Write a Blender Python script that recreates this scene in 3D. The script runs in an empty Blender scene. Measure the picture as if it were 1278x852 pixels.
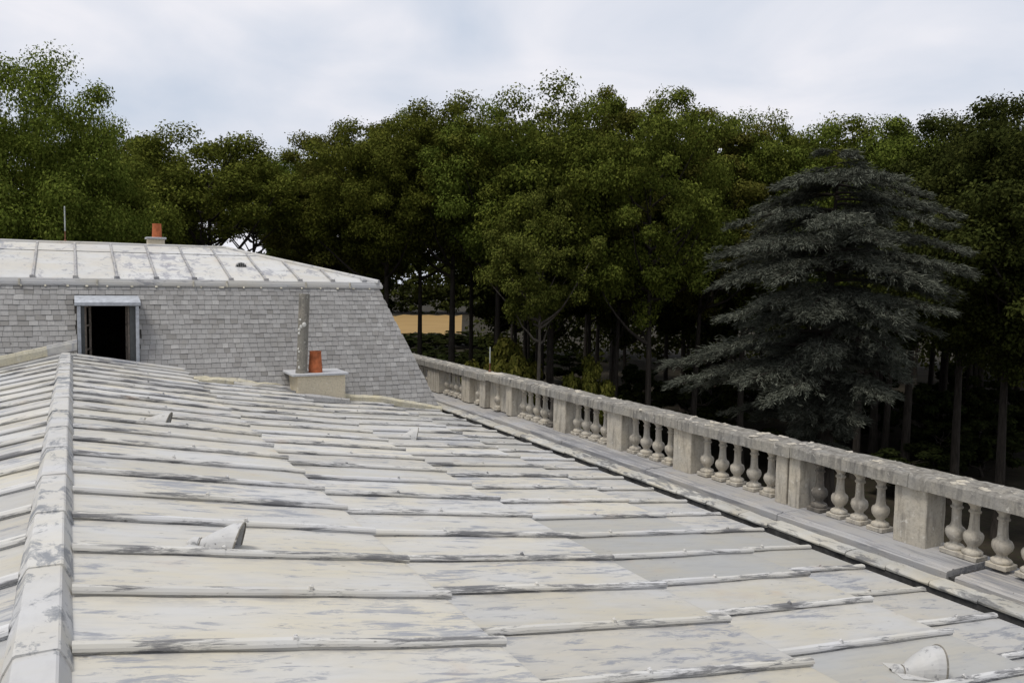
import bpy, bmesh, math, random
import numpy as np
from mathutils import Vector, Matrix
random.seed(7)
RNG = np.random.default_rng(11)
scene = bpy.context.scene
COL = scene.collection
R = math.radians

# ------------------------------------------------------------------ camera
F_PX, W_PX, H_PX = 1028.886, 1278.0, 852.0
PITCH, ROLL, YAW = R(4.09374), R(0.90397), R(28.00047)
FW = Vector((math.sin(YAW)*math.cos(PITCH), math.cos(YAW)*math.cos(PITCH), -math.sin(PITCH)))
_r = Vector((math.cos(YAW), -math.sin(YAW), 0)); _u = _r.cross(FW)
RT = _r*math.cos(ROLL) + _u*math.sin(ROLL)
UP = -_r*math.sin(ROLL) + _u*math.cos(ROLL)
EYE = Vector((0.04, 0.0, 1.55))
cam = bpy.data.cameras.new('camera'); cam.sensor_width = 36.0; cam.lens = F_PX/W_PX*36.0
cam.clip_start = 0.05; cam.clip_end = 6000
camo = bpy.data.objects.new('camera', cam); COL.objects.link(camo)
camo.matrix_world = Matrix(((RT.x, UP.x, -FW.x, EYE.x), (RT.y, UP.y, -FW.y, EYE.y), (RT.z, UP.z, -FW.z, EYE.z), (0, 0, 0, 1)))
scene.camera = camo

# ------------------------------------------------------------------ light
SUN_EL, SUN_AZ = R(66), R(258)      # azimuth clockwise from +Y: on the viewer's left, a little behind
sv = Vector((math.sin(SUN_AZ)*math.cos(SUN_EL), math.cos(SUN_AZ)*math.cos(SUN_EL), math.sin(SUN_EL)))
sun = bpy.data.lights.new('sun', 'SUN'); sun.energy = 2.5; sun.angle = R(16); sun.color = (1.0, 0.95, 0.88)
suno = bpy.data.objects.new('sun', sun); COL.objects.link(suno)
suno.rotation_euler = (-sv).to_track_quat('-Z', 'Y').to_euler()
world = bpy.data.worlds.new('World'); scene.world = world; world.use_nodes = True
nt = world.node_tree; nt.nodes.clear()
def wn(t, **k):
    n = nt.nodes.new(t)
    for a, b in k.items(): setattr(n, a, b)
    return n
sky = wn('ShaderNodeTexSky', sky_type='NISHITA', sun_disc=False, sun_elevation=SUN_EL, sun_rotation=SUN_AZ)
sky.air_density = 1.0; sky.dust_density = 2.5
bg1 = wn('ShaderNodeBackground'); bg1.inputs['Strength'].default_value = 0.10
nt.links.new(sky.outputs[0], bg1.inputs['Color'])
tc = wn('ShaderNodeTexCoord')
mp = wn('ShaderNodeMapping'); mp.inputs['Scale'].default_value = (1.2, 1.2, 3.2); mp.inputs['Rotation'].default_value = (0.08, -0.16, 0.5)
nt.links.new(tc.outputs['Generated'], mp.inputs['Vector'])
no = wn('ShaderNodeTexNoise'); no.inputs['Scale'].default_value = 2.2; no.inputs['Detail'].default_value = 6.0; no.inputs['Roughness'].default_value = 0.48; no.inputs['Distortion'].default_value = 0.5
nt.links.new(mp.outputs[0], no.inputs['Vector'])
cr = wn('ShaderNodeValToRGB'); cr.color_ramp.elements[0].position = 0.33; cr.color_ramp.elements[0].color = (0.88, 0.88, 0.88, 1)
cr.color_ramp.elements[1].position = 0.62; cr.color_ramp.elements[1].color = (1, 1, 1, 1)
nt.links.new(no.outputs['Fac'], cr.inputs[0])
crc = wn('ShaderNodeValToRGB'); crc.color_ramp.elements[0].position = 0.36; crc.color_ramp.elements[0].color = (0.66, 0.725, 0.84, 1)
crc.color_ramp.elements[1].position = 0.62; crc.color_ramp.elements[1].color = (0.88, 0.88, 0.935, 1)
nt.links.new(no.outputs['Fac'], crc.inputs[0])
bg2 = wn('ShaderNodeBackground'); bg2.inputs['Strength'].default_value = 0.98
nt.links.new(crc.outputs[0], bg2.inputs['Color'])
mx = wn('ShaderNodeMixShader'); nt.links.new(cr.outputs[0], mx.inputs[0])
nt.links.new(bg1.outputs[0], mx.inputs[1]); nt.links.new(bg2.outputs[0], mx.inputs[2])
wo = wn('ShaderNodeOutputWorld'); nt.links.new(mx.outputs[0], wo.inputs['Surface'])
scene.view_settings.view_transform = 'Standard'; scene.view_settings.look = 'None'
scene.view_settings.exposure = 0.0; scene.view_settings.gamma = 1.0
scene.cycles.max_bounces = 5; scene.cycles.diffuse_bounces = 3; scene.cycles.glossy_bounces = 2
scene.cycles.transmission_bounces = 3; scene.cycles.transparent_max_bounces = 4

# ------------------------------------------------------------------ helpers
def pix(px, py, dist):
    """point seen at a photo pixel, at a horizontal distance from the viewer"""
    d = FW + RT*((px - W_PX/2)/F_PX) - UP*((py - H_PX/2)/F_PX)
    return EYE + d*(dist/math.hypot(d.x, d.y))
def tag(o, label=None, cat=None, group=None, kind=None):
    if label: o['label'] = label
    if cat: o['category'] = cat
    if group: o['group'] = group
    if kind: o['kind'] = kind
    return o
def thing(name, label, cat, loc=(0, 0, 0), group=None):
    o = bpy.data.objects.new(name, None); COL.objects.link(o); o.location = loc
    return tag(o, label, cat, group)
def link(name, me, parent=None, loc=(0, 0, 0), rot=(0, 0, 0), scale=(1, 1, 1)):
    o = bpy.data.objects.new(name, me); COL.objects.link(o)
    o.location = loc; o.rotation_euler = rot; o.scale = scale
    if parent: o.parent = parent
    return o
def mesh(name, verts, faces, m, smooth=False):
    me = bpy.data.meshes.new(name); me.from_pydata([tuple(v) for v in verts], [], faces)
    me.materials.append(m)
    if smooth: me.polygons.foreach_set('use_smooth', [True]*len(me.polygons))
    me.update(); return me
def npmesh(name, v, q, m):
    """fast mesh from arrays: v (n,3), q (k,4) quads"""
    me = bpy.data.meshes.new(name)
    me.vertices.add(len(v)); me.vertices.foreach_set('co', np.asarray(v, np.float32).ravel())
    me.loops.add(q.size); me.loops.foreach_set('vertex_index', q.astype(np.int32).ravel())
    me.polygons.add(len(q)); me.polygons.foreach_set('loop_start', np.arange(0, q.size, 4, dtype=np.int32))
    me.materials.append(m); me.update(calc_edges=True); return me
class MB:
    def __init__(s): s.v = []; s.f = []
    def add(s, v, f):
        b = len(s.v); s.v += [tuple(p) for p in v]; s.f += [tuple(i+b for i in q) for q in f]; return s
    def box(s, x0, x1, y0, y1, z0, z1):
        return s.add([(x0,y0,z0),(x1,y0,z0),(x1,y1,z0),(x0,y1,z0),(x0,y0,z1),(x1,y0,z1),(x1,y1,z1),(x0,y1,z1)],
                     [(0,3,2,1),(4,5,6,7),(0,1,5,4),(1,2,6,5),(2,3,7,6),(3,0,4,7)])
    def prism(s, prof, axis_pts):
        """profile (list of (a,b)) swept: axis_pts is list of functions (a,b)->xyz"""
        n = len(prof); vs = []
        for fn in axis_pts: vs += [fn(a, b) for a, b in prof]
        fs = []
        for k in range(len(axis_pts)-1):
            for i in range(n):
                j = (i+1) % n
                fs.append((k*n+i, k*n+j, (k+1)*n+j, (k+1)*n+i))
        fs.append(tuple(range(n))[::-1]); fs.append(tuple((len(axis_pts)-1)*n+i for i in range(n)))
        return s.add(vs, fs)
    def tube(s, pts, rad, n=7, caps=True):
        pts = [Vector(p) for p in pts]; vs = []; fs = []
        ref = Vector((0.31, 0.95, 0.1))
        for i, p in enumerate(pts):
            t = (pts[min(i+1, len(pts)-1)] - pts[max(i-1, 0)]).normalized()
            a = t.cross(ref)
            if a.length < .05: a = t.cross(Vector((1, 0, 0)))
            a.normalize(); b = t.cross(a)
            for k in range(n):
                an = 2*math.pi*k/n
                vs.append(p + (a*math.cos(an) + b*math.sin(an))*rad[i])
        for i in range(len(pts)-1):
            for k in range(n):
                j = (k+1) % n
                fs.append((i*n+k, i*n+j, (i+1)*n+j, (i+1)*n+k))
        if caps: fs.append(tuple(range(n))); fs.append(tuple((len(pts)-1)*n+k for k in range(n))[::-1])
        return s.add(vs, fs)
    def lathe(s, prof, n=12, c=(0, 0), off=0.0):
        vs = []; fs = []
        for r, z in prof:
            for k in range(n):
                an = 2*math.pi*(k+off)/n; vs.append((c[0]+r*math.cos(an), c[1]+r*math.sin(an), z))
        for i in range(len(prof)-1):
            for k in range(n):
                j = (k+1) % n; fs.append((i*n+k, i*n+j, (i+1)*n+j, (i+1)*n+k))
        fs.append(tuple(range(n))[::-1]); fs.append(tuple((len(prof)-1)*n+k for k in range(n)))
        return s.add(vs, fs)
    def me(s, name, m, smooth=False): 
        return mesh(name, s.v, s.f, m, smooth)
def bevelled(me, w=.008, seg=1):
    bm = bmesh.new(); bm.from_mesh(me)
    bmesh.ops.recalc_face_normals(bm, faces=bm.faces)
    bmesh.ops.bevel(bm, geom=[e for e in bm.edges if e.is_manifold and e.calc_face_angle(0) > .4], offset=w, segments=seg, affect='EDGES')
    bm.to_mesh(me); bm.free(); return me
def roughen(me, cell=.12, amp=.012, seed=0, zmin=-1e9):
    """subdivide long edges and push vertices about so worn stone gets uneven edges"""
    bm = bmesh.new(); bm.from_mesh(me)
    for _ in range(5):
        es = [e for e in bm.edges if e.calc_length() > cell]
        if not es: break
        bmesh.ops.subdivide_edges(bm, edges=es, cuts=1, use_grid_fill=True)
    from mathutils import noise
    for v in bm.verts:
        if v.co.z < zmin: continue
        n = noise.noise_vector(v.co*9 + Vector((seed*3.7, seed, 0)))*.5 + noise.noise_vector(v.co*23 + Vector((seed, 0, seed)))*.5
        v.co += n*amp
    bm.to_mesh(me); bm.free(); return me

# ------------------------------------------------------------------ materials
def new_mat(name, rough=.7, spec=.3, metal=0.0):
    m = bpy.data.materials.new(name); m.use_nodes = True
    b = m.node_tree.nodes['Principled BSDF']
    b.inputs['Roughness'].default_value = rough; b.inputs['Metallic'].default_value = metal
    b.inputs['Specular IOR Level'].default_value = spec
    return m, m.node_tree, b
class NB:
    """small node builder"""
    def __init__(s, tree): s.t = tree
    def n(s, t, **k):
        x = s.t.nodes.new(t)
        for a, b in k.items(): setattr(x, a, b)
        return x
    def l(s, a, b): s.t.links.new(a, b)
    def pos(s, scale=(1, 1, 1), rot=(0, 0, 0), obj=False, tilt=0.0):
        mp = s.n('ShaderNodeMapping'); mp.inputs['Scale'].default_value = scale; mp.inputs['Rotation'].default_value = rot
        if obj: s.l(s.n('ShaderNodeTexCoord').outputs['Object'], mp.inputs[0])
        elif tilt:                                          # lay the grain along the slope of the roof
            m0 = s.n('ShaderNodeMapping'); m0.inputs['Rotation'].default_value = (0, -R(tilt), 0)
            s.l(s.n('ShaderNodeNewGeometry').outputs['Position'], m0.inputs[0]); s.l(m0.outputs[0], mp.inputs[0])
        else: s.l(s.n('ShaderNodeNewGeometry').outputs['Position'], mp.inputs[0])
        return mp.outputs[0]
    def noise(s, vec, scale, detail=5, rough=.55, dist=0.0):
        x = s.n('ShaderNodeTexNoise'); x.inputs['Scale'].default_value = scale; x.inputs['Detail'].default_value = detail
        x.inputs['Roughness'].default_value = rough; x.inputs['Distortion'].default_value = dist
        s.l(vec, x.inputs['Vector']); return x.outputs['Fac']
    def ramp(s, fac, stops):
        x = s.n('ShaderNodeValToRGB'); e = x.color_ramp.elements
        while len(e) < len(stops): e.new(.5)
        for i, (p, c) in enumerate(stops):
            e[i].position = p; e[i].color = (c[0], c[1], c[2], 1) if hasattr(c, '__len__') else (c, c, c, 1)
        s.l(fac, x.inputs[0]); return x.outputs[0]
    def mix(s, fac, a, b, mode='MIX'):
        x = s.n('ShaderNodeMix', data_type='RGBA', blend_type=mode)
        for v, i in ((fac, 0), (a, 6), (b, 7)):
            if hasattr(v, 'is_linked') or hasattr(v, 'links'): s.l(v, x.inputs[i])
            elif i == 0: x.inputs[0].default_value = v
            else: x.inputs[i].default_value = (*v, 1) if len(v) == 3 else v
        return x.outputs[2]
    def math(s, op, a, b=0.0):
        x = s.n('ShaderNodeMath', operation=op)
        for v, i in ((a, 0), (b, 1)):
            if hasattr(v, 'links'): s.l(v, x.inputs[i])
            else: x.inputs[i].default_value = v
        return x.outputs[0]
    def bump(s, h, bsdf, strength=.3, dist=.01):
        x = s.n('ShaderNodeBump'); x.inputs['Strength'].default_value = strength; x.inputs['Distance'].default_value = dist
        s.l(h, x.inputs['Height']); s.l(x.outputs[0], bsdf.inputs['Normal'])

def zinc_mat(name, light, cream, worn, wear=.5, streak=(1.7, 10, 10), vary=.10, rough=.55, edge=False, tilt=0.0):
    m, t, b = new_mat(name, rough, .35); N = NB(t)
    p = N.pos(streak, tilt=tilt); pw = N.pos((1, 1, 1))
    info = N.n('ShaderNodeObjectInfo').outputs['Random']
    tone = N.noise(N.pos((.5, 1.3, 1.3)), 1.6, 4, .6)
    c = N.mix(N.ramp(tone, [(.36, 0), (.62, 1)]), light, cream)
    fine = N.noise(p, 1.8, 7, .62)
    c = N.mix(N.ramp(fine, [(.30, .45), (.52, 0)]), c, tuple(x*.80 for x in light))
    # long worn patches where the paint has gone
    w1 = N.noise(p, 1.25, 8, .74, .5); w2 = N.noise(pw, .8, 3)
    lim = N.math('ADD', w1, N.math('MULTIPLY', N.math('SUBTRACT', w2, .5), .45))
    lim = N.math('ADD', lim, N.math('MULTIPLY', N.math('SUBTRACT', info, .5), .06))
    f = N.ramp(lim, [(wear, 0), (wear+.02, .5), (wear+.09, .95)])
    c = N.mix(f, c, worn)
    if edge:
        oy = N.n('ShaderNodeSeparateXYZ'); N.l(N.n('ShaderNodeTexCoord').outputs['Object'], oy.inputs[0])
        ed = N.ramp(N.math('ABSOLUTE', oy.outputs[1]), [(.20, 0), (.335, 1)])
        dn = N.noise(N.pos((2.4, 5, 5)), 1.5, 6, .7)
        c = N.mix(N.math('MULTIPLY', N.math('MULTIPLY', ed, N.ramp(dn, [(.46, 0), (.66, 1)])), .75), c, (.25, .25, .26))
    # rust and dark specks
    sp = N.noise(N.pos((5, 16, 16)), 2.2, 3, .5)
    c = N.mix(N.ramp(sp, [(.70, 0), (.76, .7)]), c, (.09, .08, .075))
    rs = N.noise(pw, 2.3, 3, .5)
    c = N.mix(N.ramp(rs, [(.66, 0), (.80, .30)]), c, (.42, .27, .15))
    k = N.math('ADD', N.math('MULTIPLY', info, vary), 1 - vary*.6)
    h = N.n('ShaderNodeHueSaturation'); N.l(c, h.inputs['Color']); N.l(k, h.inputs['Value'])
    N.l(h.outputs[0], b.inputs['Base Color'])
    N.bump(N.math('ADD', fine, N.math('MULTIPLY', f, -.6)), b, .25, .006)
    return m
M = {}
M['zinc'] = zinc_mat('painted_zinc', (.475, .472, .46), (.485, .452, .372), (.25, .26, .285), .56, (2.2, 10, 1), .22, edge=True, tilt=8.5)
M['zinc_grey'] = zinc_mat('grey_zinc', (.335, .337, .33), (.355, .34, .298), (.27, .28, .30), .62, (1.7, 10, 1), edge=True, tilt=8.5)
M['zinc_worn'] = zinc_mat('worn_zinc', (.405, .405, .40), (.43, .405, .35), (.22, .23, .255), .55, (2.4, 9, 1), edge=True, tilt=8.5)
M['roll'] = zinc_mat('roll_zinc', (.54, .54, .54), (.51, .49, .435), (.12, .12, .125), .515, (1.9, 9, 22), .18, tilt=8.5)
M['roll_back'] = zinc_mat('roll_zinc_back', (.58, .58, .58), (.54, .52, .46), (.14, .14, .145), .525, (1.9, 9, 22), .18, tilt=-11.2)
M['cap'] = zinc_mat('cap_zinc', (.51, .51, .51), (.50, .48, .43), (.20, .21, .225), .52, (6, 3.4, 5), .16)
M['upper'] = zinc_mat('upper_zinc', (.50, .50, .49), (.49, .468, .42), (.26, .26, .28), .56, (4, 2.4, 3), .12)
M['mould'] = zinc_mat('moulding_zinc', (.44, .44, .44), (.44, .42, .37), (.24, .24, .25), .56, (2, 6, 6), .1)
M['lead'] = zinc_mat('lead_cover', (.34, .34, .345), (.37, .35, .32), (.20, .20, .21), .50, (16, 1.0, 16), .10, .6)
M['kerbzinc'] = zinc_mat('kerb_zinc', (.42, .42, .40), (.43, .40, .33), (.15, .15, .15), .53, (7, 2.4, 7), .3)

def stone_mat(name, base, warm, dark, amt=.5, top=0.0):
    m, t, b = new_mat(name, .9, .15); N = NB(t)
    p = N.pos(); 
    c = N.mix(N.ramp(N.noise(p, 3.0, 5, .6), [(.38, 0), (.64, 1)]), base, warm)
    v = N.noise(N.pos((9, 9, 1.6)), 1.4, 5, .6)                          # runs of dirt down the face
    c = N.mix(N.ramp(v, [(amt, 0), (amt+.18, .75)]), c, dark)
    g = N.noise(p, 28, 5, .7)
    c = N.mix(N.ramp(g, [(.34, .55), (.50, 0)]), c, tuple(x*.62 for x in base))
    lich = N.noise(p, 14, 4, .6)
    c = N.mix(N.ramp(lich, [(.62, 0), (.70, .6)]), c, (.62, .60, .54))
    if top:
        up = N.n('ShaderNodeSeparateXYZ'); N.l(N.n('ShaderNodeNewGeometry').outputs['True Normal'], up.inputs[0])
        moss = N.ramp(N.noise(p, 9, 6, .7), [(.40, 0), (.62, top)])
        c = N.mix(N.math('MULTIPLY', moss, N.ramp(up.outputs[2], [(.3, 0), (.8, 1)])), c, (.10, .09, .075))
    N.l(c, b.inputs['Base Color'])
    N.bump(N.math('ADD', g, N.noise(p, 9, 4)), b, .5, .012)
    return m
M['stone'] = stone_mat('pale_stone', (.42, .39, .335), (.45, .405, .325), (.17, .155, .135), .50)
M['rail'] = stone_mat('rail_stone', (.26, .25, .23), (.30, .28, .24), (.10, .096, .09), .47, .6)
M['chip'] = stone_mat('pale_chip', (.44, .41, .36), (.46, .42, .34), (.16, .15, .13), .55)
M['dirty'] = stone_mat('blackened_stone', (.13, .12, .105), (.17, .15, .125), (.06, .055, .05), .5)
M['render'] = stone_mat('cream_render', (.55, .49, .37), (.58, .51, .38), (.34, .30, .23), .62)
M['mortar'] = stone_mat('mortar', (.48, .45, .36), (.52, .47, .33), (.22, .21, .19), .56)
M['slab'] = stone_mat('zinc_slab', (.42, .43, .45), (.45, .45, .45), (.28, .28, .29), .62)
M['wallstone'] = stone_mat('wall_stone', (.42, .38, .31), (.45, .39, .30), (.25, .22, .19), .55)

def slate_mat():
    m, t, b = new_mat('slate', .62, .3); N = NB(t)
    g = N.n('ShaderNodeNewGeometry').outputs['Random Per Island']
    info = N.n('ShaderNodeObjectInfo').outputs['Random']
    r_ = N.math('FRACT', N.math('ADD', N.math('MULTIPLY', g, 7.3), N.math('MULTIPLY', info, 13.7)))
    c = N.ramp(r_, [(0, (.20, .19, .175)), (.12, (.262, .252, .24)), (.5, (.30, .291, .28)), (.85, (.328, .320, .308)), (1, (.385, .375, .358))])
    big = N.noise(N.pos((.9, .9, .7)), 1.3, 5, .6)
    c = N.mix(N.ramp(big, [(.38, .42), (.58, 0)]), c, (.21, .205, .195))
    run = N.noise(N.pos((4, 4, .5)), 1.5, 4, .6)
    c = N.mix(N.ramp(run, [(.56, 0), (.74, .45)]), c, (.23, .215, .19))
    sp = N.noise(N.pos(), 9, 3, .5)
    c = N.mix(N.ramp(sp, [(.70, 0), (.74, .7)]), c, (.07, .065, .06))
    fine = N.noise(N.pos((18, 18, 6)), 2, 4, .6)
    c = N.mix(N.ramp(fine, [(.36, .35), (.55, 0)]), c, (.18, .18, .18))
    N.l(c, b.inputs['Base Color']); N.bump(fine, b, .3, .004)
    return m
M['slate'] = slate_mat()
def plain(name, col, rough=.7, var=.12, scale=6.0, spec=.3, metal=0.0):
    m, t, b = new_mat(name, rough, spec, metal); N = NB(t)
    x = N.noise(N.pos(), scale, 5, .6)
    N.l(N.ramp(x, [(.3, tuple(c*(1-var*2.2) for c in col)), (.7, tuple(min(1, c*(1+var)) for c in col))]), b.inputs['Base Color'])
    N.bump(x, b, .2, .006); return m
M['terracotta'] = plain('terracotta', (.44, .13, .05), .85, .22, 7)
M['pipe'] = stone_mat('pipe_cement', (.20, .19, .165), (.24, .22, .185), (.11, .105, .095), .5)
M['vent'] = zinc_mat('vent_zinc', (.47, .47, .47), (.45, .44, .41), (.20, .20, .205), .57, (8, 8, 8), .1)
M['spot'] = plain('white_lichen', (.66, .65, .60), .9)
M['dark'] = plain('dark_interior', (.012, .011, .010), .9)
M['board'] = plain('old_boarding', (.075, .07, .062), .9)
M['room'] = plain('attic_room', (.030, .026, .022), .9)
M['sash'] = plain('brown_sash', (.27, .23, .19), .6, .2, 20)
M['reveal'] = plain('grey_reveal', (.075, .08, .08), .7)
M['zincframe'] = plain('zinc_frame', (.40, .42, .45), .5, .15, 12)
M['clip'] = plain('cream_clip', (.56, .52, .42), .7, .25, 9)
M['gutter'] = plain('gutter_bitumen', (.055, .054, .052), .8, .35, 9)
M['iron'] = plain('rusty_iron', (.16, .065, .035), .8, .3, 15)
M['rod'] = plain('galvanised_rod', (.38, .40, .38), .5, .15, 12)
M['glass'] = plain('dusty_glass', (.02, .022, .023), .15, .1, 5, .5)

def bark_mat(name, col):
    m, t, b = new_mat(name, .9, .1); N = NB(t)
    x = N.noise(N.pos((5, 5, .9), obj=True), 2.2, 5, .65)
    N.l(N.ramp(x, [(.32, tuple(c*.55 for c in col)), (.68, tuple(c*1.3 for c in col))]), b.inputs['Base Color'])
    N.bump(x, b, .7, .03); return m
M['bark'] = bark_mat('brown_bark', (.075, .062, .047)); M['bark_dark'] = bark_mat('dark_bark', (.04, .034, .028))
M['bark_grey'] = bark_mat('grey_bark', (.12, .105, .085))
def leaf_mat(name, a, b_, c_, trans=.22, warm=None):
    m = bpy.data.materials.new(name); m.use_nodes = True; t = m.node_tree; t.nodes.clear(); N = NB(t)
    g = N.n('ShaderNodeNewGeometry').outputs['Random Per Island']
    info = N.n('ShaderNodeObjectInfo').outputs['Random']
    col = N.ramp(g, [(0, a), (.5, b_), (1, c_)])
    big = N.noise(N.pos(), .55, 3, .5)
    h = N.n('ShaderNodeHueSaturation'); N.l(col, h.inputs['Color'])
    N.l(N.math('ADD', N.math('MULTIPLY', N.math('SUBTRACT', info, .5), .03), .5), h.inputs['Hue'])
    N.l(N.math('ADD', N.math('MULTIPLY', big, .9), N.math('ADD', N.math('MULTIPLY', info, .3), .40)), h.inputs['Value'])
    d = N.n('ShaderNodeBsdfDiffuse'); N.l(h.outputs[0], d.inputs[0])
    tr = N.n('ShaderNodeBsdfTranslucent'); N.l(h.outputs[0], tr.inputs[0])
    mxs = N.n('ShaderNodeMixShader'); mxs.inputs[0].default_value = trans
    N.l(d.outputs[0], mxs.inputs[1]); N.l(tr.outputs[0], mxs.inputs[2])
    o = N.n('ShaderNodeOutputMaterial'); N.l(mxs.outputs[0], o.inputs[0]); return m
M['leaf'] = leaf_mat('leaf_green', (.054, .070, .013), (.092, .112, .019), (.150, .165, .032))
M['leaf_olive'] = leaf_mat('leaf_olive', (.056, .064, .014), (.096, .102, .020), (.150, .145, .033))
M['leaf_bright'] = leaf_mat('leaf_bright', (.062, .082, .014), (.104, .128, .021), (.165, .182, .035))
M['leaf_dark'] = leaf_mat('leaf_dark', (.026, .034, .010), (.042, .053, .013), (.066, .076, .019))  # dark leaf; on the right-hand trees it holds painted shade
M['leaf_shade'] = leaf_mat('leaf_shade', (.014, .018, .007), (.022, .028, .009), (.034, .040, .013))  # leaf_dark about halved: shade under the trees put into the colour
M['needle'] = leaf_mat('blue_needle', (.054, .060, .047), (.090, .098, .077), (.160, .168, .132), .08)
def ground_mat():
    m, t, b = new_mat('forest_floor', .95, .1); N = NB(t)
    x = N.noise(N.pos(), .35, 7, .65)
    c = N.ramp(x, [(.3, (.014, .012, .009)), (.5, (.028, .023, .017)), (.7, (.046, .037, .026))])
    y = N.noise(N.pos(), 3.5, 4, .6)
    c = N.mix(N.ramp(y, [(.5, 0), (.7, .5)]), c, (.028, .038, .012))
    N.l(c, b.inputs['Base Color']); N.bump(y, b, .6, .1); return m
M['ground'] = ground_mat()
def field_mat():
    m, t, b = new_mat('dry_field', .95, .1); N = NB(t)
    x = N.noise(N.pos((.25, 2, 1)), .4, 5, .6)
    N.l(N.ramp(x, [(.3, (.21, .135, .055)), (.7, (.30, .20, .08))]), b.inputs['Base Color']); return m
M['field'] = field_mat()

# ------------------------------------------------------------------ roof tiers (x along the slope, y along the ridge)
YN, YF = -1.0, 17.62                      # near and far end of the roof
PITCH_Y = 0.712
TIERS = [(-.02, .004, 1.97, -.350, 3.74), (1.95, -.500, 4.008, -.787, 4.22), (4.0, -.936, 6.042, -1.146, 3.945), (6.03, -1.27, 7.368, -1.408, 4.375)]
#        x0, z0, x1, z1, a roll's y
roof = thing('zinc_roof', 'long stepped roof of pale painted zinc sheets with rolls running down from the ridge', 'roof', (0, 0, 0))
from mathutils import noise as mn
def sheet_mesh(name, x0, z0, x1, z1, w, m, seed, riser):
    nx, ny = 14, 6; L = x1 - x0; vs = []; fs = []
    for i in range(nx+1):
        for j in range(ny+1):
            u = i/nx; v = j/ny
            dz = mn.noise(Vector((u*5+seed*7.1, v*2.1, seed)))*.007
            edge = min(v, 1-v)
            dz += .004*max(0, 1-edge*8)                # the pan turns up at the rolls
            if i in (0, nx): dz *= .3
            vs.append((x0+L*u, (v-.5)*w, z0+(z1-z0)*u+dz))
    q = ny+1
    for i in range(nx):
        for j in range(ny): fs.append((i*q+j, (i+1)*q+j, (i+1)*q+j+1, i*q+j+1))
    b = len(vs)                                         # folded drip edge and riser
    for dx, dz in ((.018, -.006), (.016, -.022), (-.004, -.022), (-.006, -riser)):
        for j in range(ny+1): vs.append((x1+dx, (j/ny-.5)*w, z1+dz))
    rows = [nx*q] + [b+k*q for k in range(4)]
    for a, c in zip(rows, rows[1:]):
        for j in range(ny): fs.append((a+j, c+j, c+j+1, a+j+1))
    return mesh(name, vs, fs, m, False)
def roll_mesh(name, x0, z0, x1, z1, seed, sag, joint=.5, m='roll'):
    mb = MB(); L = x1 - x0; s = (z1-z0)/L
    def piece(xa, xb, grow, n):
        prof = [(-.018, -.004), (-.016, .020), (-.029-grow, .019), (-.026-grow, .033), (-.018-grow*.5, .045+grow), (.015+grow*.5, .046+grow), (.025+grow, .034), (.029+grow, .019), (.016, .020), (.018, -.004)]
        fns = []
        for k in range(n+1):
            x = xa + (xb-xa)*k/n
            dy = mn.noise(Vector((x*1.1+seed*5.3, seed, 0)))*.014; dz = mn.noise(Vector((x*1.6, seed*3.1, 4)))*.007
            dw = 1 + mn.noise(Vector((x*2.2, seed*1.7, 9)))*.14
            fns.append(lambda a, b, x=x, dy=dy, dz=dz, dw=dw: (x, a*dw+dy, z0+(x-x0)*s+b*(1+sag*dz*8)+dz*(b > .01)))
        mb.prism(prof, fns)
    xm = x0 + L*joint
    piece(x0, xm+.03, .004, 7); piece(xm, x1+.045, .0, 7)
    # folded clip over the joint
    zj = z0+(xm+.02-x0)*s
    mb.add([(xm+.012, -.02, zj+.048), (xm+.04, -.018, zj+.048), (xm+.043, .012, zj+.049), (xm+.014, .014, zj+.049),
            (xm+.016, -.018, zj+.066), (xm+.034, -.016, zj+.061), (xm+.036, .008, zj+.071), (xm+.018, .010, zj+.064)],
           [(4,5,6,7),(0,1,5,4),(1,2,6,5),(2,3,7,6),(3,0,4,7)])
    return mesh(name, mb.v, mb.f, M[m], False)
GREY = {(2, -1), (2, 2), (2, 3), (2, 4), (2, 0-2)}
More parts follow.
